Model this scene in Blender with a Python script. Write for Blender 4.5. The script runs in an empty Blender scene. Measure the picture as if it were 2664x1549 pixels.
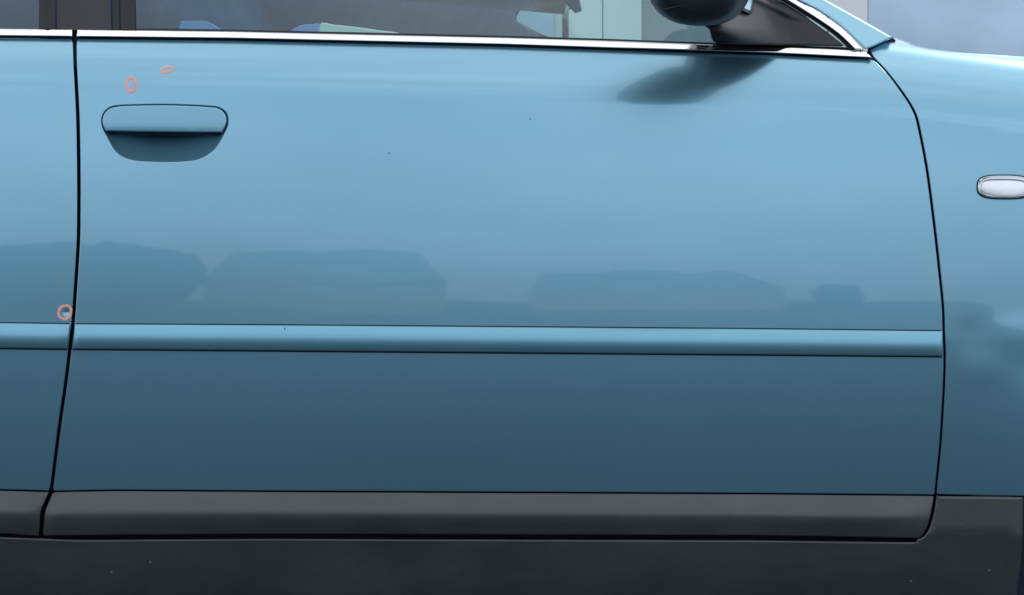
import bpy, bmesh, math, random
import numpy as np
from mathutils import Vector
from mathutils.geometry import delaunay_2d_cdt
random.seed(7)
S = bpy.context.scene
C = S.collection
R = math.radians

# ------------------------------------------------------------------ camera
PXW, PXH = 2664.0, 1549.0        # measuring grid used for the tape-measured outlines
SC = 0.0005                      # metres per grid unit on the door plane
DIST, CAMZ = 2.6, 0.70
cam = bpy.data.cameras.new("camera")
camo = bpy.data.objects.new("camera", cam); C.objects.link(camo)
camo.location = (0, -DIST, CAMZ); camo.rotation_euler = (R(90), 0, 0)
cam.sensor_width = 36; cam.lens = 36 * DIST / (PXW * SC)
cam.clip_start = 0.05; cam.clip_end = 3000
S.camera = camo

# ------------------------------------------------------------------ sky + sun
SUN_EL, SUN_AZ = R(52), R(50)    # azimuth: clockwise from +Y; the sun stands behind the car, the near side is in open shade
w = bpy.data.worlds.new("World"); S.world = w; w.use_nodes = True
nt = w.node_tree; nt.nodes.clear()
out = nt.nodes.new('ShaderNodeOutputWorld'); bg = nt.nodes.new('ShaderNodeBackground')
sky = nt.nodes.new('ShaderNodeTexSky'); sky.sky_type = 'NISHITA'; sky.sun_disc = False
sky.sun_elevation = SUN_EL; sky.sun_rotation = SUN_AZ; sky.air_density = 1.0; sky.dust_density = 1.5; sky.ozone_density = 1.0
tc = nt.nodes.new('ShaderNodeTexCoord')
mp = nt.nodes.new('ShaderNodeMapping'); mp.inputs['Scale'].default_value = (1, 1, 2.4)
nz = nt.nodes.new('ShaderNodeTexNoise'); nz.inputs['Scale'].default_value = 2.6; nz.inputs['Detail'].default_value = 6; nz.inputs['Roughness'].default_value = 0.55
cr = nt.nodes.new('ShaderNodeValToRGB'); cr.color_ramp.elements[0].position = 0.40; cr.color_ramp.elements[1].position = 0.68
cr.color_ramp.elements[0].color = (0.6, 0.6, 0.6, 1); cr.color_ramp.elements[1].color = (1, 1, 1, 1)
mx = nt.nodes.new('ShaderNodeMix'); mx.data_type = 'RGBA'
nt.links.new(tc.outputs['Generated'], mp.inputs[0]); nt.links.new(mp.outputs[0], nz.inputs['Vector'])
nt.links.new(nz.outputs['Fac'], cr.inputs[0]); nt.links.new(cr.outputs[0], mx.inputs[0])
sx = nt.nodes.new('ShaderNodeSeparateXYZ'); nt.links.new(tc.outputs['Generated'], sx.inputs[0])
cc = nt.nodes.new('ShaderNodeValToRGB'); cc.color_ramp.interpolation = 'EASE'     # overcast luminance by height (standard overcast law: horizon darker than zenith)
for k_, (p_, c_) in enumerate([(0.0, (0.50, 0.60, 0.71)), (0.18, (0.70, 0.78, 0.88)), (0.45, (0.77, 0.82, 0.89)), (1.0, (0.87, 0.885, 0.91))]):
    e_ = cc.color_ramp.elements[k_] if k_ < 2 else cc.color_ramp.elements.new(p_)
    e_.position = p_; e_.color = (*c_, 1)
nt.links.new(sx.outputs['Z'], cc.inputs[0])
n2 = nt.nodes.new('ShaderNodeTexNoise'); n2.inputs['Scale'].default_value = 5.0; n2.inputs['Detail'].default_value = 7; n2.inputs['Roughness'].default_value = 0.6
nt.links.new(mp.outputs[0], n2.inputs['Vector'])
m2 = nt.nodes.new('ShaderNodeMapRange'); m2.inputs[1].default_value = 0.3; m2.inputs[2].default_value = 0.7; m2.inputs[3].default_value = 7.6; m2.inputs[4].default_value = 11.6
nt.links.new(n2.outputs['Fac'], m2.inputs[0])
vs_ = nt.nodes.new('ShaderNodeVectorMath'); vs_.operation = 'SCALE'
nt.links.new(cc.outputs[0], vs_.inputs[0]); nt.links.new(m2.outputs[0], vs_.inputs['Scale']); nt.links.new(vs_.outputs[0], mx.inputs[7])
nt.links.new(sky.outputs[0], mx.inputs[6]); nt.links.new(mx.outputs[2], bg.inputs[0])
bg.inputs[1].default_value = 0.15
nt.links.new(bg.outputs[0], out.inputs[0])

sl = bpy.data.lights.new("sun", 'SUN'); sl.energy = 0.8; sl.angle = R(14); sl.color = (1, 0.97, 0.93)
so = bpy.data.objects.new("sun", sl); C.objects.link(so)
sd = Vector((math.sin(SUN_AZ) * math.cos(SUN_EL), math.cos(SUN_AZ) * math.cos(SUN_EL), math.sin(SUN_EL)))
so.rotation_euler = sd.to_track_quat('Z', 'Y').to_euler(); so.location = sd * 30
S.view_settings.view_transform = 'Standard'; S.view_settings.look = 'None'
S.view_settings.exposure = 0.17; S.view_settings.gamma = 1.0

# ------------------------------------------------------------------ materials
def mat(name, col, rough=0.5, metal=0.0, spec=0.5, coat=0.0, coat_ior=1.5, noise=0.0, nscale=8.0, bump=0.0, bscale=20.0, bdist=0.001, rvar=0.0):
    m = bpy.data.materials.new(name); m.use_nodes = True
    n = m.node_tree; b = n.nodes['Principled BSDF']
    b.inputs['Base Color'].default_value = (*col, 1); b.inputs['Roughness'].default_value = rough
    b.inputs['Metallic'].default_value = metal; b.inputs['Specular IOR Level'].default_value = spec
    b.inputs['Coat Weight'].default_value = coat; b.inputs['Coat Roughness'].default_value = 0.027; b.inputs['Coat IOR'].default_value = coat_ior
    t = n.nodes.new('ShaderNodeTexCoord')
    if noise or rvar:
        z = n.nodes.new('ShaderNodeTexNoise'); z.inputs['Scale'].default_value = nscale; z.inputs['Detail'].default_value = 5
        n.links.new(t.outputs['Object'], z.inputs['Vector'])
        if noise:
            mr = n.nodes.new('ShaderNodeMapRange'); mr.inputs['From Min'].default_value = 0.25; mr.inputs['From Max'].default_value = 0.75
            mr.inputs['To Min'].default_value = 1 - noise; mr.inputs['To Max'].default_value = 1 + noise
            n.links.new(z.outputs['Fac'], mr.inputs['Value'])
            mu = n.nodes.new('ShaderNodeVectorMath'); mu.operation = 'SCALE'; mu.inputs[0].default_value = col
            n.links.new(mr.outputs[0], mu.inputs['Scale']); n.links.new(mu.outputs[0], b.inputs['Base Color'])
        if rvar:
            m2 = n.nodes.new('ShaderNodeMapRange'); m2.inputs['From Min'].default_value = 0.25; m2.inputs['From Max'].default_value = 0.75
            m2.inputs['To Min'].default_value = rough - rvar; m2.inputs['To Max'].default_value = rough + rvar
            n.links.new(z.outputs['Fac'], m2.inputs['Value']); n.links.new(m2.outputs[0], b.inputs['Roughness'])
    if bump:
        z2 = n.nodes.new('ShaderNodeTexNoise'); z2.inputs['Scale'].default_value = bscale; z2.inputs['Detail'].default_value = 2
        bp = n.nodes.new('ShaderNodeBump'); bp.inputs['Strength'].default_value = bump; bp.inputs['Distance'].default_value = bdist
        n.links.new(t.outputs['Object'], z2.inputs['Vector']); n.links.new(z2.outputs['Fac'], bp.inputs['Height'])
        n.links.new(bp.outputs[0], b.inputs['Normal'])
        if coat: n.links.new(bp.outputs[0], b.inputs['Coat Normal'])
    return m

M = {}
M['paint'] = mat('teal_metallic_paint', (0.21, 0.443, 0.565), rough=0.30, metal=0.82, coat=1.0, coat_ior=1.62, bump=0.25, bscale=5.0, bdist=0.0015, noise=0.03, nscale=3.0)
M['strip'] = mat('strip_paint', (0.20, 0.44, 0.55), rough=0.4, metal=0.78, coat=0.35, coat_ior=1.5, noise=0.03, nscale=4)
M['recess'] = mat('recess_paint', (0.20, 0.443, 0.552), rough=0.42, metal=0.72, coat=0.3, noise=0.05, nscale=20)
M['chrome'] = mat('bright_trim', (0.92, 0.93, 0.95), rough=0.14, metal=1.0, rvar=0.03, nscale=30)
M['clad'] = mat('grey_plastic_cladding', (0.030, 0.036, 0.039), rough=0.36, spec=0.85, noise=0.32, nscale=7, bump=0.15, bscale=900, bdist=0.0004)
def add_dirt(m, col, amount):
    n = m.node_tree; b = n.nodes['Principled BSDF']; t = n.nodes.new('ShaderNodeTexCoord'); mp_ = n.nodes.new('ShaderNodeMapping')
    mp_.inputs['Scale'].default_value = (2.2, 2.2, 6.0); z = n.nodes.new('ShaderNodeTexNoise'); z.inputs['Scale'].default_value = 2.4; z.inputs['Detail'].default_value = 9; z.inputs['Roughness'].default_value = 0.72
    r_ = n.nodes.new('ShaderNodeMapRange'); r_.inputs[1].default_value = 0.46; r_.inputs[2].default_value = 0.74; r_.inputs[3].default_value = 0; r_.inputs[4].default_value = amount
    x = n.nodes.new('ShaderNodeMix'); x.data_type = 'RGBA'; x.inputs[7].default_value = (*col, 1)
    src = b.inputs['Base Color'].links[0].from_socket
    n.links.new(t.outputs['Object'], mp_.inputs[0]); n.links.new(mp_.outputs[0], z.inputs['Vector']); n.links.new(z.outputs['Fac'], r_.inputs[0])
    n.links.new(r_.outputs[0], x.inputs[0]); n.links.new(src, x.inputs[6]); n.links.new(x.outputs[2], b.inputs['Base Color'])
add_dirt(M['clad'], (0.10, 0.10, 0.097), 0.3)
M['black'] = mat('black_plastic', (0.019, 0.022, 0.028), rough=0.48, spec=0.5, noise=0.25, nscale=25, bump=0.1, bscale=1200, bdist=0.0003)
M['gloss'] = mat('black_pillar_trim', (0.02, 0.02, 0.027), rough=0.35, spec=0.5, noise=0.1)
M['rubber'] = mat('rubber_seal', (0.012, 0.012, 0.016), rough=0.6)
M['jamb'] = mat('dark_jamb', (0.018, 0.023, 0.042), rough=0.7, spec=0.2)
M['seat'] = mat('seat_cloth', (0.05, 0.13, 0.25), rough=0.85, noise=0.2, nscale=40)
M['dash'] = mat('dashboard_plastic', (0.06, 0.09, 0.09), rough=0.7, noise=0.1)
M['blue'] = mat('blue_cover', (0.16, 0.36, 0.75), rough=0.8, noise=0.08, nscale=12)
M['paper'] = mat('pale_cover', (0.66, 0.86, 0.84), rough=0.7, noise=0.04)
M['tyre'] = mat('tyre_rubber', (0.015, 0.015, 0.016), rough=0.75, noise=0.2, bump=0.3, bscale=60)
M['rim'] = mat('alloy', (0.55, 0.56, 0.58), rough=0.3, metal=1.0, noise=0.05)
M['wall'] = mat('render_wall', (0.26, 0.29, 0.34), rough=0.9, noise=0.12, nscale=2.5, bump=0.2, bscale=60)
M['white'] = mat('white_frame', (0.88, 0.88, 0.88), rough=0.45, noise=0.03, nscale=3)
M['ground'] = mat('asphalt', (0.021, 0.040, 0.058), rough=0.9, noise=0.35, nscale=1.2, bump=0.5, bscale=120, bdist=0.004)
M['brick'] = mat('brick_wall', (0.52, 0.36, 0.31), rough=0.9, noise=0.25, nscale=3)
M['cream'] = mat('cream_wall', (0.66, 0.65, 0.60), rough=0.9, noise=0.12, nscale=2)
M['roof'] = mat('roof_tile', (0.15, 0.18, 0.165), rough=0.85, noise=0.3, nscale=2)
M['leaf'] = mat('leaves', (0.045, 0.085, 0.035), rough=0.7, noise=0.4, nscale=1.5)
M['bark'] = mat('bark', (0.1, 0.075, 0.055), rough=0.9, noise=0.3)
M['marker'] = mat('coral_marker', (1.0, 0.45, 0.35), rough=0.75, spec=0.2, noise=0.12, nscale=150)
M['chip'] = mat('dark_fleck', (0.02, 0.03, 0.05), rough=0.8)
M['dust'] = mat('pale_fleck', (0.13, 0.135, 0.135), rough=0.9)
M['reflector'] = mat('lamp_reflector', (0.97, 0.98, 0.97), rough=0.3, metal=0.9, noise=0.06, nscale=60)

def glass_mat(name, tint, ior=1.5, rough=0.0, boost=1.0):
    m = bpy.data.materials.new(name); m.use_nodes = True; n = m.node_tree; n.nodes.clear()
    o = n.nodes.new('ShaderNodeOutputMaterial'); t = n.nodes.new('ShaderNodeBsdfTransparent'); g = n.nodes.new('ShaderNodeBsdfGlossy')
    t.inputs[0].default_value = (*tint, 1); g.inputs['Roughness'].default_value = rough; g.inputs[0].default_value = (0.92, 1.0, 0.99, 1)
    f = n.nodes.new('ShaderNodeFresnel'); f.inputs[0].default_value = ior
    k = n.nodes.new('ShaderNodeMath'); k.operation = 'MULTIPLY'; k.inputs[1].default_value = boost; k.use_clamp = True
    x = n.nodes.new('ShaderNodeMixShader')
    n.links.new(f.outputs[0], k.inputs[0]); n.links.new(k.outputs[0], x.inputs[0])
    n.links.new(t.outputs[0], x.inputs[1]); n.links.new(g.outputs[0], x.inputs[2]); n.links.new(x.outputs[0], o.inputs[0])
    return m
M['glass'] = glass_mat('tinted_glass', (0.66, 0.84, 0.83), ior=1.52, boost=1.9)
M['lens'] = glass_mat('lamp_lens', (0.95, 0.95, 0.97), ior=1.45, boost=1.0)
M['pane'] = mat('window_pane', (0.30, 0.37, 0.45), rough=0.06, metal=1.0, noise=0.22, nscale=2.2, bump=0.3, bscale=1.3, bdist=0.004)  # mottled colour stands in for clouds mirrored in the pane

# ------------------------------------------------------------------ helpers
def tag(o, label=None, cat=None, group=None, kind=None):
    if label: o['label'] = label
    if cat: o['category'] = cat
    if group: o['group'] = group
    if kind: o['kind'] = kind
    return o

def link(name, me, m, parent=None):
    o = bpy.data.objects.new(name, me); C.objects.link(o)
    if m: me.materials.append(m)
    if parent:
        o.parent = parent
        if parent.type == 'EMPTY': o.location = -Vector(parent.location)
    return o

def empty(name, loc):
    o = bpy.data.objects.new(name, None); C.objects.link(o); o.location = loc; o.empty_display_size = 0.2
    return o

def P(px, py, y):
    k = SC * (DIST + y) / DIST
    return np.stack([(px - PXW / 2) * k, y + 0 * px, CAMZ + (PXH / 2 - py) * k], -1)

def spline(pts, n=10, closed=False):
    p = np.array(pts, float); N = len(p); o = []
    for i in range(N if closed else N - 1):
        if closed: a, b, c, d = p[i - 1], p[i], p[(i + 1) % N], p[(i + 2) % N]
        else: a, b, c, d = p[max(i - 1, 0)], p[i], p[i + 1], p[min(i + 2, N - 1)]
        for t in np.linspace(0, 1, n, endpoint=False):
            o.append(0.5 * (2 * b + (c - a) * t + (2 * a - 5 * b + 4 * c - d) * t * t + (3 * b - a - 3 * c + d) * t ** 3))
    if not closed: o.append(p[-1])
    return np.array(o)

def resample(poly, step):
    p = np.array(poly, float); q = np.vstack([p, p[:1]]); L = np.r_[0, np.cumsum(np.hypot(*np.diff(q, axis=0).T))]
    # keep corners: subdivide each segment, drop tiny ones
    o = []
    for i in range(len(p)):
        d = L[i + 1] - L[i]
        if d < 1e-6: continue
        k = max(1, int(round(d / step)))
        for j in range(k): o.append(p[i] + (q[i + 1] - p[i]) * j / k)
    o = np.array(o); keep = [0]
    for i in range(1, len(o)):
        if np.hypot(*(o[i] - o[keep[-1]])) > 0.6: keep.append(i)
    if np.hypot(*(o[keep[-1]] - o[0])) <= 0.6: keep.pop()
    return o[keep]

def area(p): x, y = p[:, 0], p[:, 1]; return 0.5 * np.sum(x * np.roll(y, -1) - np.roll(x, -1) * y)

def outn(p):
    """unit outward 2-D vertex normals of a positively oriented loop"""
    e = np.roll(p, -1, 0) - p; e /= np.linalg.norm(e, axis=1)[:, None] + 1e-12
    n = np.stack([e[:, 1], -e[:, 0]], 1); v = n + np.roll(n, 1, 0); l = np.linalg.norm(v, axis=1)[:, None]
    v = v / np.maximum(l, 0.3); return v

def inside(pts, poly):
    x, y = pts[:, 0], pts[:, 1]; r = np.zeros(len(pts), bool); n = len(poly)
    for i in range(n):
        x1, y1 = poly[i]; x2, y2 = poly[(i + 1) % n]
        if y1 == y2: continue
        c = ((y1 > y) != (y2 > y)) & (x < (x2 - x1) * (y - y1) / (y2 - y1) + x1); r ^= c
    return r

def mindist(pts, loop):
    d = np.full(len(pts), 1e9)
    for q in loop: d = np.minimum(d, (pts[:, 0] - q[0]) ** 2 + (pts[:, 1] - q[1]) ** 2)
    return np.sqrt(d)

def surf_normals(p2, fn, e=0.8):
    x, y = p2[:, 0], p2[:, 1]
    tx = P(x + e, y, fn(x + e, y)) - P(x - e, y, fn(x - e, y)); ty = P(x, y + e, fn(x, y + e)) - P(x, y - e, fn(x, y - e))
    n = np.cross(tx, ty); n /= np.linalg.norm(n, axis=1)[:, None]
    n[n[:, 1] > 0] *= -1
    return n

def panel(name, outline, fn, m, parent, holes=(), r=0.0013, skirt=0.016, step=20, bstep=14, extra=None, hole_r=None, ystep=None):
    """A pressed sheet: outline on the measuring grid, relief fn(px,py) in metres, rolled edge of radius r and a return flange."""
    loops = []
    for k, l in enumerate([outline] + list(holes)):
        l = resample(l, bstep)
        if area(l) < 0: l = l[::-1]
        rr = r if k == 0 or hole_r is None else hole_r
        sgn = 1 if k == 0 else -1
        n2 = outn(l) * sgn
        loops.append((l - n2 * rr / SC, n2, rr))
    allb = np.vstack([l[0] for l in loops])
    lo, hi = allb.min(0), allb.max(0)
    gx, gy = np.meshgrid(np.arange(lo[0] + step * .5, hi[0], step), np.arange(lo[1] + (ystep or step) * .5, hi[1], (ystep or step)))
    g = np.stack([gx.ravel(), gy.ravel()], 1)
    if extra is not None: g = np.vstack([g, extra])
    ok = inside(g, loops[0][0])
    for l in loops[1:]: ok &= ~inside(g, l[0])
    g = g[ok]
    g = g[mindist(g, allb) > min(bstep, ystep or step) * 0.45]
    pts = np.vstack([allb, g]); edges = []; off = 0
    for l in loops:
        k = len(l[0]); edges += [(off + i, off + (i + 1) % k) for i in range(k)]; off += k
    res = delaunay_2d_cdt([Vector(p) for p in pts], edges, [], 0, 1e-4)
    v2 = np.array([tuple(v) for v in res[0]]); tris = [tuple(f) for f in res[2]]
    cen = np.array([v2[list(f)].mean(0) for f in tris]); ok = inside(cen, loops[0][0])
    for l in loops[1:]: ok &= ~inside(cen, l[0])
    tris = [f for f, k in zip(tris, ok) if k]
    org = {}
    for i, ov in enumerate(res[3]):
        for q in ov: org[q] = i
    co = P(v2[:, 0], v2[:, 1], fn(v2[:, 0], v2[:, 1])); nn = surf_normals(v2, fn)
    V = [co]; N = [nn]; F = []
    for f in tris:
        a, b, c = [co[i] for i in f]
        F.append(f if np.dot(np.cross(b - a, c - a), nn[f[0]]) > 0 else f[::-1])
    cnt = len(co); off = 0
    for l, n2, rr in loops:
        k = len(l); base = [org[off + i] for i in range(k)]; off += k
        nb = nn[base]; on = np.stack([n2[:, 0], 0 * n2[:, 0], -n2[:, 1]], 1)
        bp = l; by = fn(l[:, 0], l[:, 1]); prev = base
        prof = [(rr * math.sin(a), rr * (1 - math.cos(a)), a) for a in (R(30), R(60), R(90))] + [(rr, max(skirt, rr * 1.05), R(90))]
        for dx, dy, a in prof:
            q = bp + n2 * dx / SC
            V.append(P(q[:, 0], q[:, 1], by + dy)); nv = nb * math.cos(a) + on * math.sin(a)
            N.append(nv / np.linalg.norm(nv, axis=1)[:, None])
            cur = list(range(cnt, cnt + k)); cnt += k
            for i in range(k):
                j = (i + 1) % k; F.append((prev[i], prev[j], cur[j], cur[i]))
            prev = cur
    V = np.vstack(V); N = np.vstack(N)
    # make flange faces point along their normals
    G = []
    for f in F:
        a, b, c = V[f[0]], V[f[1]], V[f[2]]
        G.append(f if np.dot(np.cross(b - a, c - a), N[list(f)].sum(0)) >= 0 else f[::-1])
    me = bpy.data.meshes.new(name); me.from_pydata(V.tolist(), [], G)
    for p in me.polygons: p.use_smooth = True
    me.normals_split_custom_set_from_vertices(N.tolist())
    return link(name, me, m, parent)

def loft(name, rings, m, parent, cap=True, smooth=True):
    V = [tuple(p) for r in rings for p in r]; k = len(rings[0]); F = []
    for a in range(len(rings) - 1):
        for i in range(k):
            j = (i + 1) % k; F.append((a * k + i, a * k + j, (a + 1) * k + j, (a + 1) * k + i))
    if cap: F.append(tuple(range(k))[::-1]); F.append(tuple(range((len(rings) - 1) * k, len(rings) * k)))
    bm = bmesh.new(); vs = [bm.verts.new(v) for v in V]
    for f in F: bm.faces.new([vs[i] for i in f])
    bmesh.ops.recalc_face_normals(bm, faces=bm.faces)
    me = bpy.data.meshes.new(name); bm.to_mesh(me); bm.free()
    for p in me.polygons: p.use_smooth = smooth
    return link(name, me, m, parent)

def box(name, x0, x1, y0, y1, z0, z1, m, parent=None, bev=0.004):
    bm = bmesh.new()
    bmesh.ops.create_cube(bm, size=1)
    for v in bm.verts: v.co = ((x0 + x1) / 2 + v.co.x * (x1 - x0), (y0 + y1) / 2 + v.co.y * (y1 - y0), (z0 + z1) / 2 + v.co.z * (z1 - z0))
    if bev: bmesh.ops.bevel(bm, geom=list(bm.edges), offset=bev, segments=2, affect='EDGES', profile=0.5)
    me = bpy.data.meshes.new(name); bm.to_mesh(me); bm.free()
    return link(name, me, m, parent)

def I(px, xs, ys): return np.interp(px, xs, ys)

# ------------------------------------------------------------------ body side relief
BELT_X = [-3200, 0, 600, 1300, 1600, 1850, 2000, 2200, 2270, 2664, 4300]
BELT_B = [70, 93, 99.5, 115, 125, 133, 137, 147, 150, 200, 330]
BELT_T = [52, 74.6, 82, 98, 107, 116.7, 121.5, 128.5, 131, 180, 310]
def beltb(px): return I(px, BELT_X, BELT_B)
def beltt(px): return I(px, BELT_X, BELT_T)
_pp = np.arange(-1000, 2300, 2.0)
_t1 = np.where(_pp < 880, 0.0088 * (790 - _pp), -2.0 - 0.022 * (_pp - 880))
_t1 = np.clip(_t1, -16, 13)
_F1 = np.cumsum(np.tan(np.radians(_t1))) * 2.0 * SC; _F1 = np.interp(790, _pp, _F1) - _F1
_vv = np.arange(-80, 400, 1.0)
def _ts(v):
    crease = 3.6 / (1 + np.exp((v - 142) / 2.0))
    t = crease + 33.0 * np.clip((142 - v) / 142, 0, 1)
    t = t + np.where(v < 0, 47.0 * np.clip(-v / 52.0, 0, 1) ** 1.6, 0)
    return np.clip(t, 0, 74)
_F2 = np.cumsum(np.tan(np.radians(_ts(_vv)))) * SC; _F2 = _F2[-1] - _F2
DENT = (174.0, 813.0)
def body(px, py):
    px = np.asarray(px, float); py = np.asarray(py, float)
    v = py - beltb(px)
    y = np.interp(py, _pp, _F1) + np.interp(v, _vv, _F2)
    t = (px - 1300) / 1332.0
    y = y + 0.020 * t * t
    # flare towards the front wheel arch
    y = y - 0.012 * np.clip((px - 2470) / 260, 0, 1) ** 2 * (lambda q: q * q * (3 - 2 * q))(np.clip((py - 740) / 620, 0, 1))
    wv = np.clip((px - 2462) / 60, 0, 1) * np.clip((py - 800) / 50, 0, 1) * np.clip((1060 - py) / 120, 0, 1)
    y = y + wv * (0.00035 * np.sin((px * 0.8 + py * 0.7) / 34.0) + 0.0003 * np.sin((px * 0.5 - py) / 27.0))
    # the dent inside the marker ring
    y = y + 0.0009 * np.exp(-(((px - DENT[0]) / 9) ** 2 + ((py - DENT[1]) / 7) ** 2))
    return y

# gaps
GAP_L = spline([(194, 60), (194, 77), (195, 154), (198, 215), (202.5, 307), (205, 450), (204.5, 600), (201, 678), (196, 755), (190, 839), (182, 905), (171, 997), (156, 1100), (143, 1200), (133, 1275), (122, 1305), (111, 1335), (107, 1389), (106, 1402)], 8)
GAP_R = spline([(2271, 150), (2310, 192), (2351, 246), (2379, 293), (2392, 340), (2412, 446), (2432, 600), (2443, 700), (2453, 800), (2455.5, 870), (2457.5, 928), (2456, 1000), (2447, 1149), (2436, 1260), (2433.5, 1288)], 8)
GAP_R2 = spline([(2433.5, 1288), (2429, 1316), (2422, 1349), (2411, 1380), (2397, 1397), (2380, 1403)], 8)
def gl(y): return I(y, GAP_L[:, 1], GAP_L[:, 0])
def gr(y): return I(y, GAP_R[:, 1], GAP_R[:, 0])
def ctop(x): return I(x, [-3000, 0, 140, 300, 700, 1964, 2433, 4300], [1270, 1275, 1279, 1276, 1278.5, 1284.5, 1289, 1310])   # paint / cladding line
def cbot(x): return I(x, [-3000, 0, 115, 300, 700, 1964, 2200, 2380, 2420], [1380, 1389, 1397, 1395, 1392.5, 1396, 1400, 1403, 1404])
def rtop(x): return I(x, [-3000, 0, 200, 700, 1964, 2450], [825, 839.5, 842.5, 845, 855, 860.5])
def rbot(x): return I(x, [-3000, 0, 200, 700, 1964, 2450], [895, 906.5, 909, 913, 923.5, 928])
def along(f, x0, x1, n=30, d=0): x = np.linspace(x0, x1, n); return np.stack([x, f(x) + d], 1)

# ==================================================================== THE CAR
car = empty('parked_car', (0.3, 0.9, 0))
tag(car, 'metallic teal blue car with bright window trim and grey lower cladding, seen from its side', 'car')

# ---- handle outlines
FLAP = [(274, 341.5), (268, 328), (266.6, 313), (269, 301.5), (277, 289.5), (288.5, 281.5), (304, 278), (325, 276), (388, 274.6), (451, 274.6), (515, 277), (556, 280), (570, 284), (581, 292), (588, 304), (589.5, 316), (585.5, 331), (578, 345)]
flap = np.vstack([spline(FLAP, 5)])
REC = [(270, 340), (265, 326), (264, 312), (268, 298), (277, 286), (290, 278.5), (306, 275.5), (330, 274), (388, 272.5), (451, 272.5), (515, 275), (558, 278), (574, 282.5), (586, 291), (592.5, 304), (593.5, 317), (590, 333), (582, 350), (571, 370), (554, 392), (526, 410), (494, 418.5), (430.5, 421.5), (356, 418), (320, 408), (299, 391), (286, 370), (276, 351)]
rec = spline(REC, 5, closed=True)

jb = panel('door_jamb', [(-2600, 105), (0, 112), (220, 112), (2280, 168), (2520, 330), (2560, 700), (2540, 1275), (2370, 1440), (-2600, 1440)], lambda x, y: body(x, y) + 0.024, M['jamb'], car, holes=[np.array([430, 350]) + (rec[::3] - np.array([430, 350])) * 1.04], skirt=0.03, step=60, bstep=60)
panel('gap_dark_filler', [(176, 66), (214, 66), (216, 175), (178, 175)], lambda x, y: body(x, 190) + 0.012 + (190 - y) * SC * 0.5, M['jamb'], car, r=0.001, skirt=0.01, step=10, bstep=12)  # dark filler strip added to keep the door gap black

# ---- front door skin
top = along(beltb, 203, 2268, 60, 6)
right = np.stack([GAP_R[:, 0] - 2.7, GAP_R[:, 1]], 1); right = right[(right[:, 1] > 160) & (right[:, 1] < 1284)]
bot = along(ctop, 2430, 140, 60, -1.5)
left = np.stack([GAP_L[:, 0] + 4.1, GAP_L[:, 1]], 1)[::-1]; left = left[(left[:, 1] < 1272) & (left[:, 1] > 108)]
ex = np.stack(np.meshgrid(np.arange(210, 2330, 20), np.arange(110, 300, 6)), -1).reshape(-1, 2)
ex = ex[(ex[:, 1] - beltb(ex[:, 0]) < 175)]
front = panel('front_door', np.vstack([top, right, bot, left]), body, M['paint'], car, holes=[rec], hole_r=0.0013, r=0.0014, extra=ex)

# ---- rear door skin
left2 = [(-1560, 1266), (-1500, 900), (-1500, 500), (-1470, 90)]
top = along(beltb, -1450, 185, 40, 6)
right = np.stack([GAP_L[:, 0] - 4.1, GAP_L[:, 1]], 1); right = right[(right[:, 1] > 106) & (right[:, 1] < 1273)]
bot = along(ctop, 127, -1550, 40, -1.5)
dx = np.stack(np.meshgrid(np.arange(DENT[0] - 24, DENT[0] + 24, 2.5), np.arange(DENT[1] - 20, DENT[1] + 20, 2.5)), -1).reshape(-1, 2)
ex = np.stack(np.meshgrid(np.arange(-1440, 185, 30), np.arange(95, 280, 6)), -1).reshape(-1, 2)
ex = ex[(ex[:, 1] - beltb(ex[:, 0]) < 175)]
rear = panel('rear_door', np.vstack([top, right, bot, left2]), body, M['paint'], car, r=0.0014, extra=np.vstack([dx, ex]), step=24)

# ---- rear quarter panel, beyond the frame
arc = [(-2380 + 700 * math.cos(a), 1530 - 700 * math.sin(a)) for a in np.linspace(R(22), R(178), 30)]
panel('rear_wing', np.vstack([[(-1510, 90), (-1512, 500), (-1512, 900), (-1575, 1268)], arc, [(-3100, 1300), (-3160, 700), (-3100, 90)]]), body, M['paint'], car, step=60, bstep=40)

# ---- front wing
joint = spline([(2262, 131), (2275, 124), (2300, 111), (2326, 99.5)], 6)
ftop = spline([(2326, 99.5), (2342, 101.5), (2358, 108), (2375, 115.5), (2412, 125.5), (2445, 130.5), (2514, 138), (2664, 148), (2900, 170), (3400, 230), (3900, 300), (4200, 360)], 6)
arch = [(2664.5, 1291), (2680, 1240)] + [(3350 + 712 * math.cos(a), 1545 - 712 * math.sin(a)) for a in np.linspace(R(155), R(8), 34)]
left = np.stack([GAP_R[:, 0] + 2.7, GAP_R[:, 1]], 1)[::-1]; left = left[left[:, 1] < 1284]
IND = (2613.0, 487.0)
def ind_loop(a, b, n=40, e=3.2):
    t = np.linspace(0, 2 * math.pi, n, endpoint=False); c, s_ = np.cos(t), np.sin(t)
    return np.stack([IND[0] + a * np.sign(c) * np.abs(c) ** (2 / e), IND[1] + b * np.sign(s_) * np.abs(s_) ** (2 / e) + 0.012 * a * c], 1)
ex = np.stack(np.meshgrid(np.arange(2270, 3000, 14), np.arange(96, 330, 5)), -1).reshape(-1, 2)
ex = ex[ex[:, 1] - beltb(ex[:, 0]) < 175]
wing = panel('front_wing', np.vstack([joint[:-1], ftop, [(4260, 700), (4200, 1300)], arch[::-1], [(2440, 1286.5)], left]), body, M['paint'], car, holes=[ind_loop(71.5, 31.5)], hole_r=0.001, r=0.0014, extra=ex)

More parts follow.
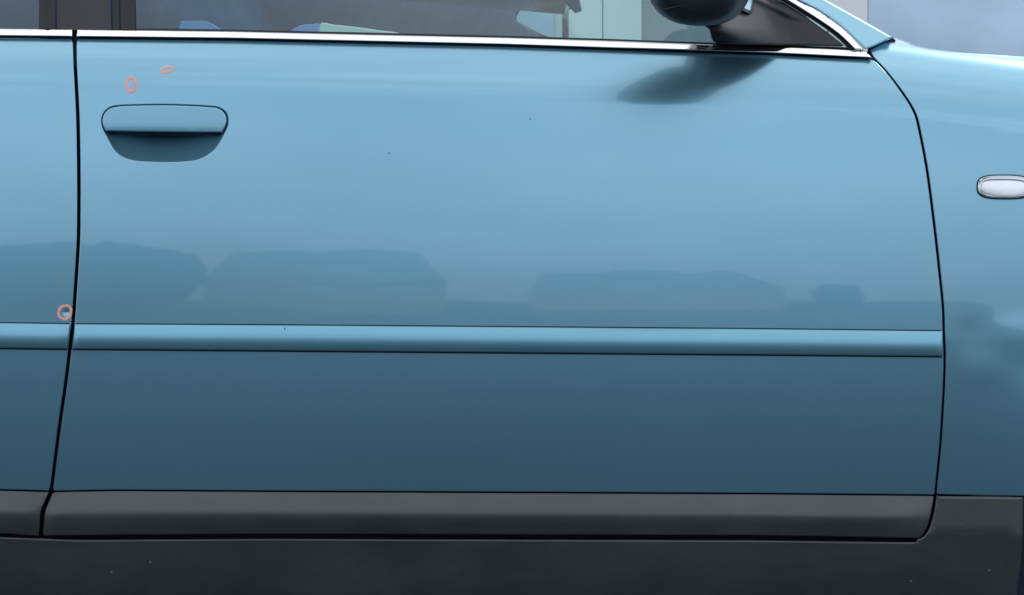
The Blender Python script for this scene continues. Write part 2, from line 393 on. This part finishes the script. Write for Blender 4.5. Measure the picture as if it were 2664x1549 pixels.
# ---- side indicator in the wing
def indf(x, y):
    a = np.clip(1 - ((x - IND[0]) / 72) ** 2 - ((y - IND[1]) / 34) ** 2, 0, 1)
    return body(x, y) - 0.001 - 0.0075 * np.sqrt(a) - 0.001
ind = panel('side_indicator', ind_loop(66, 27), lambda x, y: body(x, y) - 0.0018 + (IND[1] - y) * SC * 0.26, M['reflector'], car, r=0.001, skirt=0.006, step=4, bstep=6)
panel('gasket', ind_loop(72, 32), lambda x, y: body(x, y) + 0.0008, M['rubber'], ind, holes=[ind_loop(69.5, 29.8)], r=0.0006, skirt=0.012, step=6, bstep=6)
panel('lens', ind_loop(69.5, 30), indf, M['lens'], ind, r=0.0015, skirt=0.002, step=5, bstep=5)
panel('lens_rim', ind_loop(69, 29.4), lambda x, y: body(x, y) - 0.0022, M['reflector'], ind, holes=[ind_loop(59, 20)], r=0.001, skirt=0.005, step=6, bstep=6)

# ---- handle
bowl_c = np.array([430.0, 318.0]); rings = []
for k, t in enumerate(np.linspace(0, 1, 14)):
    sc = 1 - 0.98 * t ** 1.6 if t < 1 else 0.02
    q = bowl_c + (resample(rec, 8) - bowl_c) * sc * (0.985 if k else 1.0)
    dep = 0.0015 + 0.038 * (1 - (1 - t) ** 1.55)
    rings.append(P(q[:, 0], q[:, 1], body(q[:, 0], q[:, 1]) + dep))
bw = loft('handle_recess', rings, M['recess'], front, cap=False)
def flapf(x, y):
    w_ = np.clip((y - 276) / 68, 0, 1)
    return body(x, y) - 0.0042 + 0.0016 * w_ + 0.0030 * np.clip(w_ - 0.62, 0, 1) ** 2 + 0.0014 * ((x - 428) / 160) ** 4
hd = panel('door_handle', flap, flapf, M['paint'], front, r=0.0016, skirt=0.024, step=9, bstep=6)

shade_plate = np.array([430.0, 312.0]) + (flap - np.array([430.0, 312.0])) * np.array([0.965, 0.95]); shade_plate[:, 1] += np.where(shade_plate[:, 1] > 330, 9, 0)
panel('handle_shade_plate', shade_plate, lambda x, y: flapf(x, y) + 0.007, M['jamb'], front, r=0.003, skirt=0.012, step=14, bstep=8)  # dark plate added behind the flap as the black band of shade below it

# ---- rub strips
def stripf(x, y):
    t_, b_ = rtop(x), rbot(x); w_ = (y - t_) / (b_ - t_)
    mid = body(x, (t_ + b_) / 2)
    e = np.clip(np.minimum(np.abs(x - gl(y)) - 4, np.abs(gr(y) - x) - 2) / 16, 0, 1)
    return mid - 0.0035 - 0.0066 * (1 - np.where(w_ < 0.6, ((w_ - 0.6) / 0.6) ** 2, 0.5 * ((w_ - 0.6) / 0.4) ** 2)) * (0.35 + 0.65 * np.sqrt(e)) + 0.0015 * (w_ - 0.5)
def strip_outline(x0t, x1t, x1b, x0b, n=60): return np.vstack([along(rtop, x0t, x1t, n, 1.5), along(rbot, x1b, x0b, n, -1)])
def capx(a): return a
ex = np.stack(np.meshgrid(np.r_[np.arange(196, 240, 5), np.arange(240, 2420, 22), np.arange(2420, 2452, 4)], np.arange(842, 930, 4)), -1).reshape(-1, 2)
panel('rub_strip', strip_outline(gl(842) + 5, gr(860) - 4, gr(928) - 5, gl(909) + 5), stripf, M['strip'], front, r=0.0012, skirt=0.012, step=40, bstep=12, extra=ex, ystep=4)
panel('rub_strip', strip_outline(-1480, gl(842) - 9, gl(908) - 5, -1500), stripf, M['strip'], rear, r=0.0012, skirt=0.012, step=20, bstep=12, ystep=4)
# dark strip standing in for the shadow line along each rub strip's lower edge
panel('strip_dark_line', np.vstack([along(rbot, gl(909) + 7, gr(928) - 7, 50, -6), along(rbot, gr(928) - 7, gl(909) + 7, 50, 3)]), lambda x, y: body(x, y) - 0.0012, M['rubber'], front, r=0.0006, skirt=0.002, step=30, bstep=16)
panel('strip_dark_line', np.vstack([along(rbot, -1480, gl(908) - 8, 40, -6), along(rbot, gl(908) - 8, -1480, 40, 3)]), lambda x, y: body(x, y) - 0.0012, M['rubber'], rear, r=0.0006, skirt=0.002, step=30, bstep=16)

panel('strip_dark_line', np.vstack([along(rtop, gl(842) + 7, gr(860) - 7, 50, -1.6), along(rtop, gr(860) - 7, gl(842) + 7, 50, 6)]), lambda x, y: body(x, y) - 0.001, M['rubber'], front, r=0.0005, skirt=0.002, step=30, bstep=16)
panel('strip_dark_line', np.vstack([along(rtop, -1480, gl(842) - 10, 40, -1.6), along(rtop, gl(842) - 10, -1480, 40, 6)]), lambda x, y: body(x, y) - 0.001, M['rubber'], rear, r=0.0005, skirt=0.002, step=30, bstep=16)

# ---- lower door cladding
def cladf(x, y):
    t_, b_ = ctop(x), cbot(x); w_ = (y - t_) / (b_ - t_)
    mid = body(x, t_)
    dl = np.abs(x - gl(y)); drr = np.abs(I(y, GAP_R2[:, 1], GAP_R2[:, 0]) - x)
    e = 0.35 + 0.65 * np.clip(np.minimum(dl / 40, drr / 110), 0, 1) ** 0.7
    k = np.sqrt((w_ - 0.53) ** 2 + 0.19 ** 2)
    prof = np.where(w_ < 0.53, 1.0, 0.75) * (k - 0.19) * 1.1
    return mid - 0.002 - 0.027 * e * (0.46 - prof) + 0.004 * (w_ > 2)
ll = np.stack([GAP_L[:, 0] + 5, GAP_L[:, 1]], 1)[::-1]; ll = ll[(ll[:, 1] < 1392) & (ll[:, 1] > 1284)]
rr_ = np.stack([GAP_R2[:, 0] - 3.2, GAP_R2[:, 1]], 1); rr_ = rr_[(rr_[:, 1] > 1292) & (rr_[:, 1] < 1400)]
panel('lower_cladding', np.vstack([along(ctop, 142, 2428, 60, 2.0), rr_, along(cbot, 2376, 115, 60, -3)[0:], ll]), cladf, M['clad'], front, r=0.0015, skirt=0.022, step=24, ystep=5, bstep=10)
lr = np.stack([GAP_L[:, 0] - 5, GAP_L[:, 1]], 1); lr = lr[(lr[:, 1] > 1284) & (lr[:, 1] < 1386)]
panel('lower_cladding', np.vstack([along(ctop, -1550, 126, 40, 2.0), lr, along(cbot, 100, -1500, 40, -1)]), cladf, M['clad'], rear, r=0.0015, skirt=0.022, step=24, ystep=5, bstep=10)

# ---- sill and wing cladding, one moulding
sr = np.stack([GAP_R2[:, 0] + 3.0, GAP_R2[:, 1]], 1)[::-1]
def sillf(x, y):
    return body(x, np.minimum(y, 1290)) - 0.006 + np.clip((y - 1390) * SC, 0, 1) * 0.22 + np.clip(y - 1470, 0, 400) ** 2 * SC * SC * 1.2
sill_top = np.vstack([along(lambda x: I(x, [-3000, 0, 100, 200, 700, 1964, 2370], [1388, 1396, 1400, 1404, 1401, 1405, 1410]), -1600, 2368, 80), [(2385, 1410)], sr[1:], [(2440, 1291.5)], along(ctop, 2450, 2662, 10, 2)])
sill = panel('sill_cladding', np.vstack([sill_top, [(2662.6, 1299), (2662, 1350), (2661, 1399), (2655.7, 1468), (2646, 1549), (2640, 1640), (2640, 1700), (-1600, 1700)]]), sillf, M['clad'], car, r=0.0035, skirt=0.03, step=30, bstep=14)

# ---- bright belt trim
def trimf(x, y):
    b_ = beltb(x)
    return body(x, b_ + 8) - 0.007 + (b_ - y) * SC * 0.85 + 0.25 * SC * ((b_ - y - 9) ** 2) / 18
def trim_out(x0, x1, xa, xb): return np.vstack([along(beltt, x0, x1, 80, 0), along(beltb, xb, xa, 80, 0)])
panel('belt_trim', trim_out(200, 2245, 199, 2268), trimf, M['chrome'], front, r=0.0016, skirt=0.008, step=24, ystep=3, bstep=8)
panel('belt_trim', trim_out(-1450, 188, -1450, 188), trimf, M['chrome'], rear, r=0.0016, skirt=0.008, step=24, ystep=3, bstep=8)
for x0, x1, par in ((200, 2262, front), (-1450, 187, rear)):
    panel('belt_seal', np.vstack([along(beltb, x0, x1, 60, -6), along(beltb, x1, x0, 60, 9)]), lambda x, y: body(x, np.maximum(y, beltb(x))) + 0.006, M['jamb'], par, r=0.0008, skirt=0.01, step=30, bstep=16)

# ---- glass plane, window frame, pillars
def glassf(x, y):
    t_ = beltt(x); return body(x, beltb(x) + 8) + 0.012 + (t_ - y) * SC * 0.36
A_out = spline([(1500, -330), (1800, -155), (1950, -68), (2069, 0), (2128, 30.5), (2183, 69), (2211, 94), (2247, 129)], 8)
A_in = spline([(1478, -330), (1778, -155), (1928, -68), (2047, 0), (2101, 33), (2156, 69), (2191, 96), (2224, 128)], 8)
panel('pillar_trim_strip', np.vstack([A_out, A_in[::-1]]), lambda x, y: glassf(x, y) - 0.016 + (x - 2100 - (y - 20) * 1.2) * SC * 0.3, M['chrome'], car, r=0.0018, skirt=0.008, step=8, bstep=6)
sealA = np.vstack([A_in, (A_in + np.array([-15, 1.5]))[::-1]])
panel('window_seal', sealA, lambda x, y: glassf(x, y) - 0.008, M['rubber'], front, r=0.001, skirt=0.008, step=8, bstep=6)
panel('belt_rubber', np.vstack([along(beltt, 200, 2226, 60, -5), along(beltt, 2226, 200, 60, 4)]), lambda x, y: glassf(x, y) - 0.0035, M['rubber'], front, r=0.0008, skirt=0.004, step=30, bstep=16)
fwin = np.vstack([along(beltt, 300, 2210, 30, 4), (A_in + np.array([-8, 0]))[::-1], [(1400, -370), (700, -470), (300, -480)]])
panel('window_glass', fwin, glassf, M['glass'], front, r=0.0006, skirt=0.003, step=60, bstep=30)
panel('window_glass', [(-1380, 56), (110, 80), (110, -480), (-700, -470), (-1250, -250)], glassf, M['glass'], rear, r=0.0006, skirt=0.003, step=60, bstep=30)
ap = lambda x, y: body(x, 200) + 0.012 + (150 - y) * SC * 0.42 + np.clip((x - 2180 - (y - 60) * 1.45) / 100, -1, 1) * 0.012
ptop = spline([(1560, -375), (1900, -160), (2060, -52), (2150, 0), (2235, 47.5), (2322, 97)], 8)
panel('windscreen_pillar', np.vstack([ptop, [(2318, 101), (2296, 110.5), (2272, 122), (2258, 127)], (A_out + np.array([3, -1]))[::-1]]), ap, M['paint'], car, r=0.003, skirt=0.05, step=14, bstep=10)
panel('pillar_joint', [(2252, 146), (2259, 127), (2321, 97.5), (2330, 105), (2290, 140)], lambda x, y: body(x, 190) + 0.05 + 0 * x, M['jamb'], car, r=0.001, skirt=0.02, step=20, bstep=10)
panel('gap_dark_filler', [(2252, 138), (2288, 140), (2350, 226), (2318, 236)], lambda x, y: body(x, y) + 0.003, M['jamb'], car, r=0.001, skirt=0.01, step=10, bstep=12)  # dark filler added to hide the sky-lit flange and keep the gap black
# centre pillar
panel('pillar_cover', [(147, 78), (290, 82), (272, -480), (140, -480)], lambda x, y: glassf(x, y) - 0.006, M['gloss'], car, r=0.0006, skirt=0.02, step=40, bstep=20)
panel('window_seal', [(101, 76), (144, 77), (138, -480), (104, -480)], lambda x, y: glassf(x, y) - 0.009 - 0.004 * np.sin((x - 101) / 43 * 3.1), M['rubber'], rear, r=0.0005, skirt=0.02, step=8, bstep=20)
panel('window_seal', [(294, 80), (312, 80), (296, -480), (276, -480)], lambda x, y: glassf(x, y) - 0.005, M['rubber'], front, r=0.0005, skirt=0.02, step=8, bstep=20)
panel('window_channel', [(314, 80), (353, 81), (334, -480), (298, -480)], lambda x, y: glassf(x, y) - 0.009 + (x - 314) * SC * 0.2, M['rubber'], front, r=0.0022, skirt=0.02, step=8, bstep=20)

# ---- roof, bonnet, far side, floor: closes the cabin
def slab(name, quad, th, m, nx=12):
    q = np.array(quad, float); bm = bmesh.new()
    a = [bm.verts.new(v) for v in q]; b = [bm.verts.new(v + np.array([0, 0, -th])) for v in q]
    k = len(q); bm.faces.new(a); bm.faces.new(b[::-1])
    for i in range(k): bm.faces.new((a[i], b[i], b[(i + 1) % k], a[(i + 1) % k]))
    bmesh.ops.recalc_face_normals(bm, faces=bm.faces)
    bmesh.ops.bevel(bm, geom=[e for e in bm.edges], offset=th * 0.3, segments=2, affect='EDGES')
    me = bpy.data.meshes.new(name); bm.to_mesh(me); bm.free()
    return link(name, me, m, car)
slab('roof', [(-1.5, 0.30, 1.36), (-0.9, 0.30, 1.42), (-0.2, 0.28, 1.40), (0.12, 0.28, 1.33), (0.2, 0.95, 1.36), (0.12, 1.6, 1.33), (-0.2, 1.6, 1.40), (-0.9, 1.6, 1.42), (-1.5, 1.6, 1.36)], 0.04, M['paint'])
slab('bonnet', [(0.62, 0.26, 1.05), (1.05, 0.26, 0.99), (1.5, 0.26, 0.88), (1.55, 0.95, 0.9), (1.5, 1.65, 0.88), (1.05, 1.65, 0.99), (0.55, 1.65, 1.05)], 0.03, M['paint'])
slab('cabin_floor', [(-1.6, 0.12, 0.42), (0.75, 0.12, 0.42), (0.75, 1.72, 0.42), (-1.6, 1.72, 0.42)], 0.12, M['seat'])
box('far_door', -1.5, 0.6, 1.74, 1.80, 0.3, 0.93, M['dash'], car, 0.02)
box('firewall', 0.60, 0.66, 0.15, 1.75, 0.3, 0.9, M['dash'], car, 0.01)
slab('dashboard', [(0.12, 0.14, 0.93), (0.62, 0.14, 0.98), (0.62, 1.72, 0.98), (0.12, 1.72, 0.93)], 0.12, M['dash'])
# far window frame (dark) with its rear lower corner
def tube(name, pts, rad, m, parent, closed=False, ns=8):
    p = [Vector(q) for q in pts]; rings = []
    for i, q in enumerate(p):
        a = p[i - 1] if (i or closed) else q; b = p[(i + 1) % len(p)] if (i < len(p) - 1 or closed) else q
        t = (b - a).normalized(); u = t.cross(Vector((0, 1, 0.01))).normalized(); v_ = t.cross(u)
        rings.append([q + (u * math.cos(k) + v_ * math.sin(k)) * rad for k in np.linspace(0, 2 * math.pi, ns, endpoint=False)])
    if closed: rings.append(rings[0])
    return loft(name, rings, m, parent, cap=not closed)
fy = 1.70
tube('far_window_frame', [P(np.array(x), np.array(y), fy) for x, y in spline([(1372, -160), (1352, 0), (1337, 42), (1338, 56), (1350, 67), (1410, 97), (1500, 130)], 6)], 0.006, M['rubber'], car)
panel('far_window_glass', [(1340, 55), (1352, 0), (1380, -200), (1800, -150), (2150, 110), (1420, 110)], lambda x, y: 1.715 + 0 * x, M['glass'], car, r=0.0006, skirt=0.003, step=80, bstep=40)
panel('far_trim', [(-1600, 140), (1412, 98), (1337, 52), (1352, 0), (1375, -200), (-1600, -200)], lambda x, y: 1.69 + 0 * x, M['seat'], car, r=0.003, skirt=0.03, step=80, bstep=40)
panel('mirror_stalk', spline([(1465, -30), (1468, 2), (1492, 31), (1500, 34), (1512, 29), (1513, 22), (1500, -30)], 4), lambda x, y: 1.2 + 0 * x, M['seat'], car, r=0.004, skirt=0.02, step=10, bstep=5)
# front seat and rear seat
def seat(px0, px1, ytop, y0, y1):
    k = 0
    rings = []
    for z in np.linspace(0.5, 1.16, 10):
        h = (z - 0.5) / 0.66; wd = 0.46 * (1 - 0.25 * h ** 3); xo = px0 - 0.22 * h; dp = 0.13 * (1 - 0.35 * h)
        rings.append([(xo + dp * math.copysign(abs(math.cos(a)) ** .6, math.cos(a)), (y0 + y1) / 2 + wd / 2 * math.copysign(abs(math.sin(a)) ** .5, math.sin(a)), z) for a in np.linspace(0, 2 * math.pi, 20, endpoint=False)])
    return loft('seat_backrest', rings, M['seat'], car)
seat(-0.25, 0, 0, 0.25, 0.75); seat(-0.25, 0, 0, 1.05, 1.55)
box('seat_cushion', -0.25, 0.28, 0.22, 0.72, 0.5, 0.62, M['seat'], car, 0.04); box('seat_cushion', -0.25, 0.28, 1.08, 1.58, 0.5, 0.62, M['seat'], car, 0.04)
# pale and blue covers just above the sill line inside
IY = 0.10
def inlay(name, pts, m, y=IY): return panel(name, pts, lambda x, yy: y + (90 - yy) * SC * 0.9, m, car, r=0.003, skirt=0.05, step=10, bstep=6)
inlay('seat_cover', spline([(460, 130), (464, 80), (470, 58), (478, 55), (530, 55), (548, 60), (565, 70), (580, 84), (590, 130)], 4), M['blue'])
inlay('seat_cover', spline([(750, 130), (756, 84), (768, 73), (788, 65), (812, 63), (831, 63), (831, 90), (831, 130)], 4), M['blue'])
inlay('seat_cover', spline([(832, 130), (832, 63.5), (870, 65), (930, 71), (985, 79), (1045, 90), (1050, 130)], 4), M['paper'])

# ---- marker rings, drawn on the doors
def ring(loop, width, parent, label):
    l = spline(loop, 8, closed=True)
    if area(l) < 0: l = l[::-1]
    n2 = outn(l); k = len(l); wv = np.array([width * (0.72 + 0.34 * math.sin(i * 0.23 + len(loop)) ** 2 + 0.16 * random.random()) for i in range(k)])[:, None]
    o_, i_ = l + n2 * wv / 2, l - n2 * wv / 2; m_ = l
    V = np.vstack([P(q[:, 0], q[:, 1], body(q[:, 0], q[:, 1]) - d) for q, d in ((o_, 0.0001), (m_, 0.0005), (i_, 0.0001))])
    F = []
    for a in range(2):
        for i in range(k):
            j = (i + 1) % k; F.append((a * k + i, a * k + j, (a + 1) * k + j, (a + 1) * k + i))
    bm = bmesh.new(); vs = [bm.verts.new(v) for v in V]
    for f in F: bm.faces.new([vs[i] for i in f])
    me = bpy.data.meshes.new('marker_ring'); bm.to_mesh(me); bm.free()
    for p in me.polygons: p.use_smooth = True
    o = link('marker_ring', me, M['marker'], parent); o['label'] = label
    if me.polygons[0].normal.y > 0: me.flip_normals()
    return o
ring([(341, 203.5), (348, 206), (352, 214), (352.5, 228), (349, 236), (342, 239.5), (335, 236), (331, 228), (331.5, 214), (335, 206)], 7.2, front, 'upright oval ring drawn in coral marker above the handle')
ring([(419, 187), (422, 180.5), (430, 176), (441, 175), (448.5, 178), (448, 182.5), (441, 187), (431, 189.5), (423, 190)], 5.4, front, 'small flat slanting ring drawn in coral marker')
ring([(152, 818), (153, 809), (160, 799), (170, 795.5), (179, 797.5), (184, 804), (184.5, 814), (181, 823), (173, 830), (166, 830.5), (156, 825)], 7.0, rear, 'round ring drawn in coral marker round a small dent')
def fleck(spots, m, parent, fn, name):
    bm = bmesh.new()
    for x, y, a, b in spots:
        vs = []
        for k in range(8):
            t = k * math.pi / 4; q = (x + a * math.cos(t) * random.uniform(.7, 1.2), y + b * math.sin(t) * random.uniform(.7, 1.2))
            vs.append(bm.verts.new(P(np.array(q[0]), np.array(q[1]), fn(np.array(q[0]), np.array(q[1])) - 0.0003)))
        f = bm.faces.new(vs); f.normal_update()
        if f.normal.y > 0: f.normal_flip()
    me = bpy.data.meshes.new(name); bm.to_mesh(me); bm.free()
    o = link(name, me, m, parent); o['kind'] = 'stuff'
fleck([(1379, 310, 2.2, 2.0), (1013, 399, 3.5, 1.5)], M['chip'], front, body, 'paint_chip')
fleck([(741, 856, 1.6, 3.5)], M['chip'], front, lambda x, y: stripf(x, y), 'strip_fleck')
fl = [(391, 1462, 4, 3), (290, 1489, 5, 3), (2518, 1374, 4, 1.5), (2574, 1484, 4, 3), (2370, 1512, 4, 3)] + [(random.uniform(0, 2630), random.uniform(1420, 1545), random.uniform(.7, 1.5), random.uniform(.6, 1.2)) for _ in range(25)]
fleck(fl, M['dust'], sill, lambda x, y: sillf(x, y), 'dirt_fleck')

# ---- door mirror
rings = []
for y, cx, cy, a, b in [(-0.045, 1855, -70, 60, 90), (-0.05, 1855, -68, 85, 112), (-0.065, 1853, -65, 100, 124), (-0.10, 1838, -62, 120, 129), (-0.15, 1821, -62, 133, 130), (-0.20, 1813, -64, 135, 131), (-0.245, 1813, -68, 127, 125), (-0.265, 1812, -72, 110, 106), (-0.273, 1796, -76, 88, 72), (-0.275, 1797, -77, 40, 34)]:
    t = np.linspace(0, 2 * math.pi, 48, endpoint=False); c, s_ = np.cos(t), np.sin(t); e = 2.3
    x = cx + a * np.sign(c) * np.abs(c) ** (2 / e); yy = cy + b * np.sign(s_) * np.abs(s_) ** (2 / e)
    rings.append(P(x, yy, y + 0 * x))
mirror = loft('door_mirror', rings, M['black'], car)
def footf(x, y):
    k = np.clip((2045 - x + (y - 60) * 0.5) / 190, 0, 1); k = k * k * (3 - 2 * k)
    return glassf(x, y) - 0.012 - 0.115 * k - 0.010 * np.exp(-((x - 1995 - (y - 10) * 2.0) / 26) ** 2) * np.clip((60 - y) / 60, 0, 1) + 0.03 * np.clip((y - 70) / 45, 0, 1) ** 2 * k
foot = spline([(1822, 60), (1836, 70), (1846, 79), (1850, 97), (1858, 110), (1876, 115)], 6)
panel('mirror_foot', np.vstack([foot, [(2000, 117), (2188, 122), (2196, 118.5), (2150, 83), (2090, 40), (2030, 1), (1960, -50), (1900, -110), (1820, -60)]]), footf, M['black'], mirror, r=0.003, skirt=0.10, step=4.5, bstep=6)
panel('mirror_cap', [(1830, -90), (1862, -14), (1880, -2), (1946, 30), (1951, 30.5), (1955, 27), (1960, 0), (1966, -40), (1966, -90)], lambda x, y: footf(x, y) - 0.012 - 0.02 * np.clip((1960 - x) / 100, 0, 1), M['paint'], mirror, r=0.003, skirt=0.02, step=8, bstep=6)
panel('cap_seal', [(1826, -90), (1856, -12), (1876, 1), (1944, 35), (1953, 36), (1960, 29), (1965, 0), (1971, -40), (1971, -90)], lambda x, y: footf(x, y) - 0.007 - 0.02 * np.clip((1960 - x) / 100, 0, 1), M['rubber'], mirror, r=0.001, skirt=0.015, step=8, bstep=6)

# parting line of the lower mirror shell and two drain holes
def mir_y(px, py):
    # nearest shell surface under a point of the outline, read from the ring table
    best = None
    for yy, cx, cy, a, b in [(-0.273, 1796, -76, 88, 72), (-0.265, 1795, -72, 128, 106), (-0.245, 1795, -68, 146, 125), (-0.20, 1802, -64, 146, 131), (-0.15, 1818, -62, 136, 130), (-0.10, 1838, -62, 120, 129), (-0.065, 1853, -65, 100, 124)]:
        q_ = abs((px - cx) / a) ** 2.3 + abs((py - cy) / b) ** 2.3
        if q_ <= 1:
            if best is None: return yy
            f = (best[1] - 1) / (best[1] - q_); return best[0] + (yy - best[0]) * f
        best = (yy, q_)
    return -0.07
tube('shell_seam', [P(np.array(x), np.array(y), mir_y(x, y) - 0.0002) for x, y in spline([(1722, 25), (1735, 24), (1770, 15), (1818, 0), (1850, -14)], 5)], 0.0009, M['rubber'], mirror, ns=6)
tube('shell_seam', [P(np.array(x), np.array(y), mir_y(x, y) - 0.0002) for x, y in spline([(1836, 60), (1860, 54), (1885, 42), (1906, 26)], 5)], 0.0009, M['rubber'], mirror, ns=6)
for hx, hy in ((1778, 48), (1806, 45)):
    tube('drain_slot', [P(np.array(hx + d), np.array(hy - d * .3), mir_y(hx + d, hy - d * .3) - 0.0002) for d in (-4.0, 0.0, 4.0)], 0.0010, M['rubber'], mirror, ns=6)

# ---- wheels (only the dark opening edge shows)
def wheel(x, y0):
    rings = []
    for yy, rr in [(0, .23), (0, .30), (.012, .322), (.04, .33), (.17, .33), (.2, .322), (.21, .23)]:
        rings.append([(x + rr * math.cos(a), y0 + yy, 0.33 + rr * math.sin(a)) for a in np.linspace(0, 2 * math.pi, 48, endpoint=False)])
    t = loft('wheel', rings + [rings[0]], M['tyre'], car, cap=False)
    bm = bmesh.new()
    for k in range(5):
        a = k * 2 * math.pi / 5
        for sgn in (1,):
            q = [(0.04, -0.035), (0.235, -0.022), (0.235, 0.022), (0.04, 0.035)]
            f, b = [], []
            for u, v_ in q:
                X = x + u * math.cos(a) - v_ * math.sin(a); Z = 0.33 + u * math.sin(a) + v_ * math.cos(a)
                f.append(bm.verts.new((X, y0 + 0.015, Z))); b.append(bm.verts.new((X, y0 + 0.05, Z)))
            bm.faces.new(f); bm.faces.new(b[::-1])
            for i in range(4): bm.faces.new((f[i], b[i], b[(i + 1) % 4], f[(i + 1) % 4]))
    bmesh.ops.create_cone(bm, cap_ends=True, segments=24, radius1=0.06, radius2=0.05, depth=0.05, matrix=__import__('mathutils').Matrix.Translation((x, y0 + 0.03, 0.33)) @ __import__('mathutils').Matrix.Rotation(R(90), 4, 'X'))
    bmesh.ops.recalc_face_normals(bm, faces=bm.faces)
    me = bpy.data.meshes.new('rim'); bm.to_mesh(me); bm.free(); link('rim', me, M['rim'], t)
wheel(1.02, 0.10); wheel(-1.86, 0.12)
box('wheel_liner', 0.66, 1.40, 0.36, 0.40, 0.22, 0.9, M['jamb'], car, 0.01)
panel('arch_lip', [(2600, 1300), (2760, 1300), (2760, 1720), (2600, 1720)], lambda x, y: body(x, np.minimum(y, 1290)) + 0.045 + 0 * y, M['jamb'], car, r=0.002, skirt=0.03, step=40, bstep=40)
box('underbody', -1.6, 0.60, 0.16, 1.7, 0.2, 0.34, M['jamb'], car, 0.01)

# ==================================================================== SETTING
bm = bmesh.new(); bmesh.ops.create_grid(bm, x_segments=2, y_segments=2, size=600)
me = bpy.data.meshes.new('ground'); bm.to_mesh(me); bm.free(); tag(link('ground', me, M['ground']), kind='structure')

# house front behind the car
BY = 4.0
hb = empty('house', (0.5, BY + 0.3, 0)); tag(hb, 'house front with white frames and tall dark windows behind the car', 'house')
def q(px): return float(P(np.array(px), np.array(0.0), BY)[0])
GX = [(-2600, -200), (-120, 1440), (2262, 3300)]           # pane spans on the measuring grid
for a, b in GX:
    f = box('window', q(a) - 0.03, q(b) + 0.03, BY + 0.03, BY + 0.09, 0.12, 2.72, M['white'], hb, 0.004)
    box('pane', q(a), q(b), BY + 0.02, BY + 0.05, 0.16, 2.68, M['pane'], f, 0)
for a, b in [(-200, -120), (1480, 1566), (1569, 1668), (2104, 2150), (2153, 2255), (3310, 3420)]:
    box('post', q(a), q(b), BY - 0.02, BY + 0.06, 0.06, 2.8, M['white'], hb, 0.003)
box('wall', -6, 6, BY + 0.1, BY + 0.4, 0, 3.2, M['wall'], hb, 0.01)
box('plinth', -6, 6, BY + 0.0, BY + 0.09, 0, 0.12, M['wall'], hb, 0.005)

# across the road, mirrored in the paintwork
def bungalow(x0, x1, y, eave, ridge, wm, label):
    b = empty('bungalow', ((x0 + x1) / 2, y, 0)); tag(b, label, 'house')
    box('wall', x0, x1, y - 6, y, 0, eave, M[wm], b, 0.02)
    o_ = 0.15; h = (x1 - x0) * 0.045
    V = [(x0 - o_, y + o_, eave - .1), (x1 + o_, y + o_, eave - .1), (x1 + o_, y - 6 - o_, eave - .1), (x0 - o_, y - 6 - o_, eave - .1), (x0 + h, y - 3, ridge), (x1 - h * 2.6, y - 3, ridge)]
    F = [(0, 1, 5, 4), (1, 2, 5), (2, 3, 4, 5), (3, 0, 4), (3, 2, 1, 0)]
    me = bpy.data.meshes.new('roof'); me.from_pydata(V, [], F); link('roof', me, M['roof'], b)
    n = 3
    for k in range(n):
        xa = x0 + (x1 - x0) * (k + .25) / n; w_ = box('window', xa, xa + (x1 - x0) / n * .5, y - .02, y + .05, 0.9, eave - .4, M['white'], b, 0)
        box('pane', xa + .06, xa + (x1 - x0) / n * .5 - .06, y + .04, y + .07, 0.96, eave - .46, M['pane'], w_, 0)
bungalow(-10.6, -2.4, -45, 1.9, 3.9, 'brick', 'brick bungalow with a dark roof, mirrored in the left of the front door')
bungalow(1.0, 11.0, -52, 1.45, 2.85, 'cream', 'cream bungalow with a hipped roof, mirrored in the right of the front door')

def foliage(name, x0, x1, y0, y1, z0, z1, n, parent, size=0.28):
    bm = bmesh.new()
    for _ in range(n):
        while True:
            u = [random.uniform(-1, 1) for _ in range(3)]
            if sum(abs(c) ** 3 for c in u) < 1: break
        c = Vector(((x0 + x1) / 2 + u[0] * (x1 - x0) / 2, (y0 + y1) / 2 + u[1] * (y1 - y0) / 2, (z0 + z1) / 2 + u[2] * (z1 - z0) / 2))
        a = Vector([random.gauss(0, 1) for _ in range(3)]).normalized(); b = a.orthogonal().normalized(); s_ = size * random.uniform(.6, 1.3)
        vs = [bm.verts.new(c + a * s_), bm.verts.new(c + b * s_ * .6), bm.verts.new(c - a * s_), bm.verts.new(c - b * s_ * .6)]
        bm.faces.new(vs)
    me = bpy.data.meshes.new(name); bm.to_mesh(me); bm.free(); return link(name, me, M['leaf'], parent)
def tree(x, y, wd, h, label, grp):
    t = empty('leafy_tree', (x, y, 0)); tag(t, label, 'tree', grp)
    tube('trunk', [(x, y, 0), (x + .1, y, h * .3), (x, y + .1, h * .6)], 0.16, M['bark'], t)
    foliage('crown', x - wd / 2, x + wd / 2, y - wd / 2, y + wd / 2, h * .06, h, 3600, t, 0.34)
tree(-14.6, -44, 8.0, 4.1, 'broad green tree, mirrored in the front door left of the brick bungalow', None)
tree(-22.0, -45, 8.0, 3.9, 'broad green tree mirrored in the rear door above the marker ring', None)
tree(12.6, -50, 1.3, 1.6, 'small round bush, mirrored right beside the cream bungalow', None)
tree(21.0, -46, 3.6, 2.4, 'pointed green tree, mirrored in the front wing', None)
tree(26.5, -46, 5.0, 1.9, 'low spreading green tree, mirrored at the right of the front wing', None)
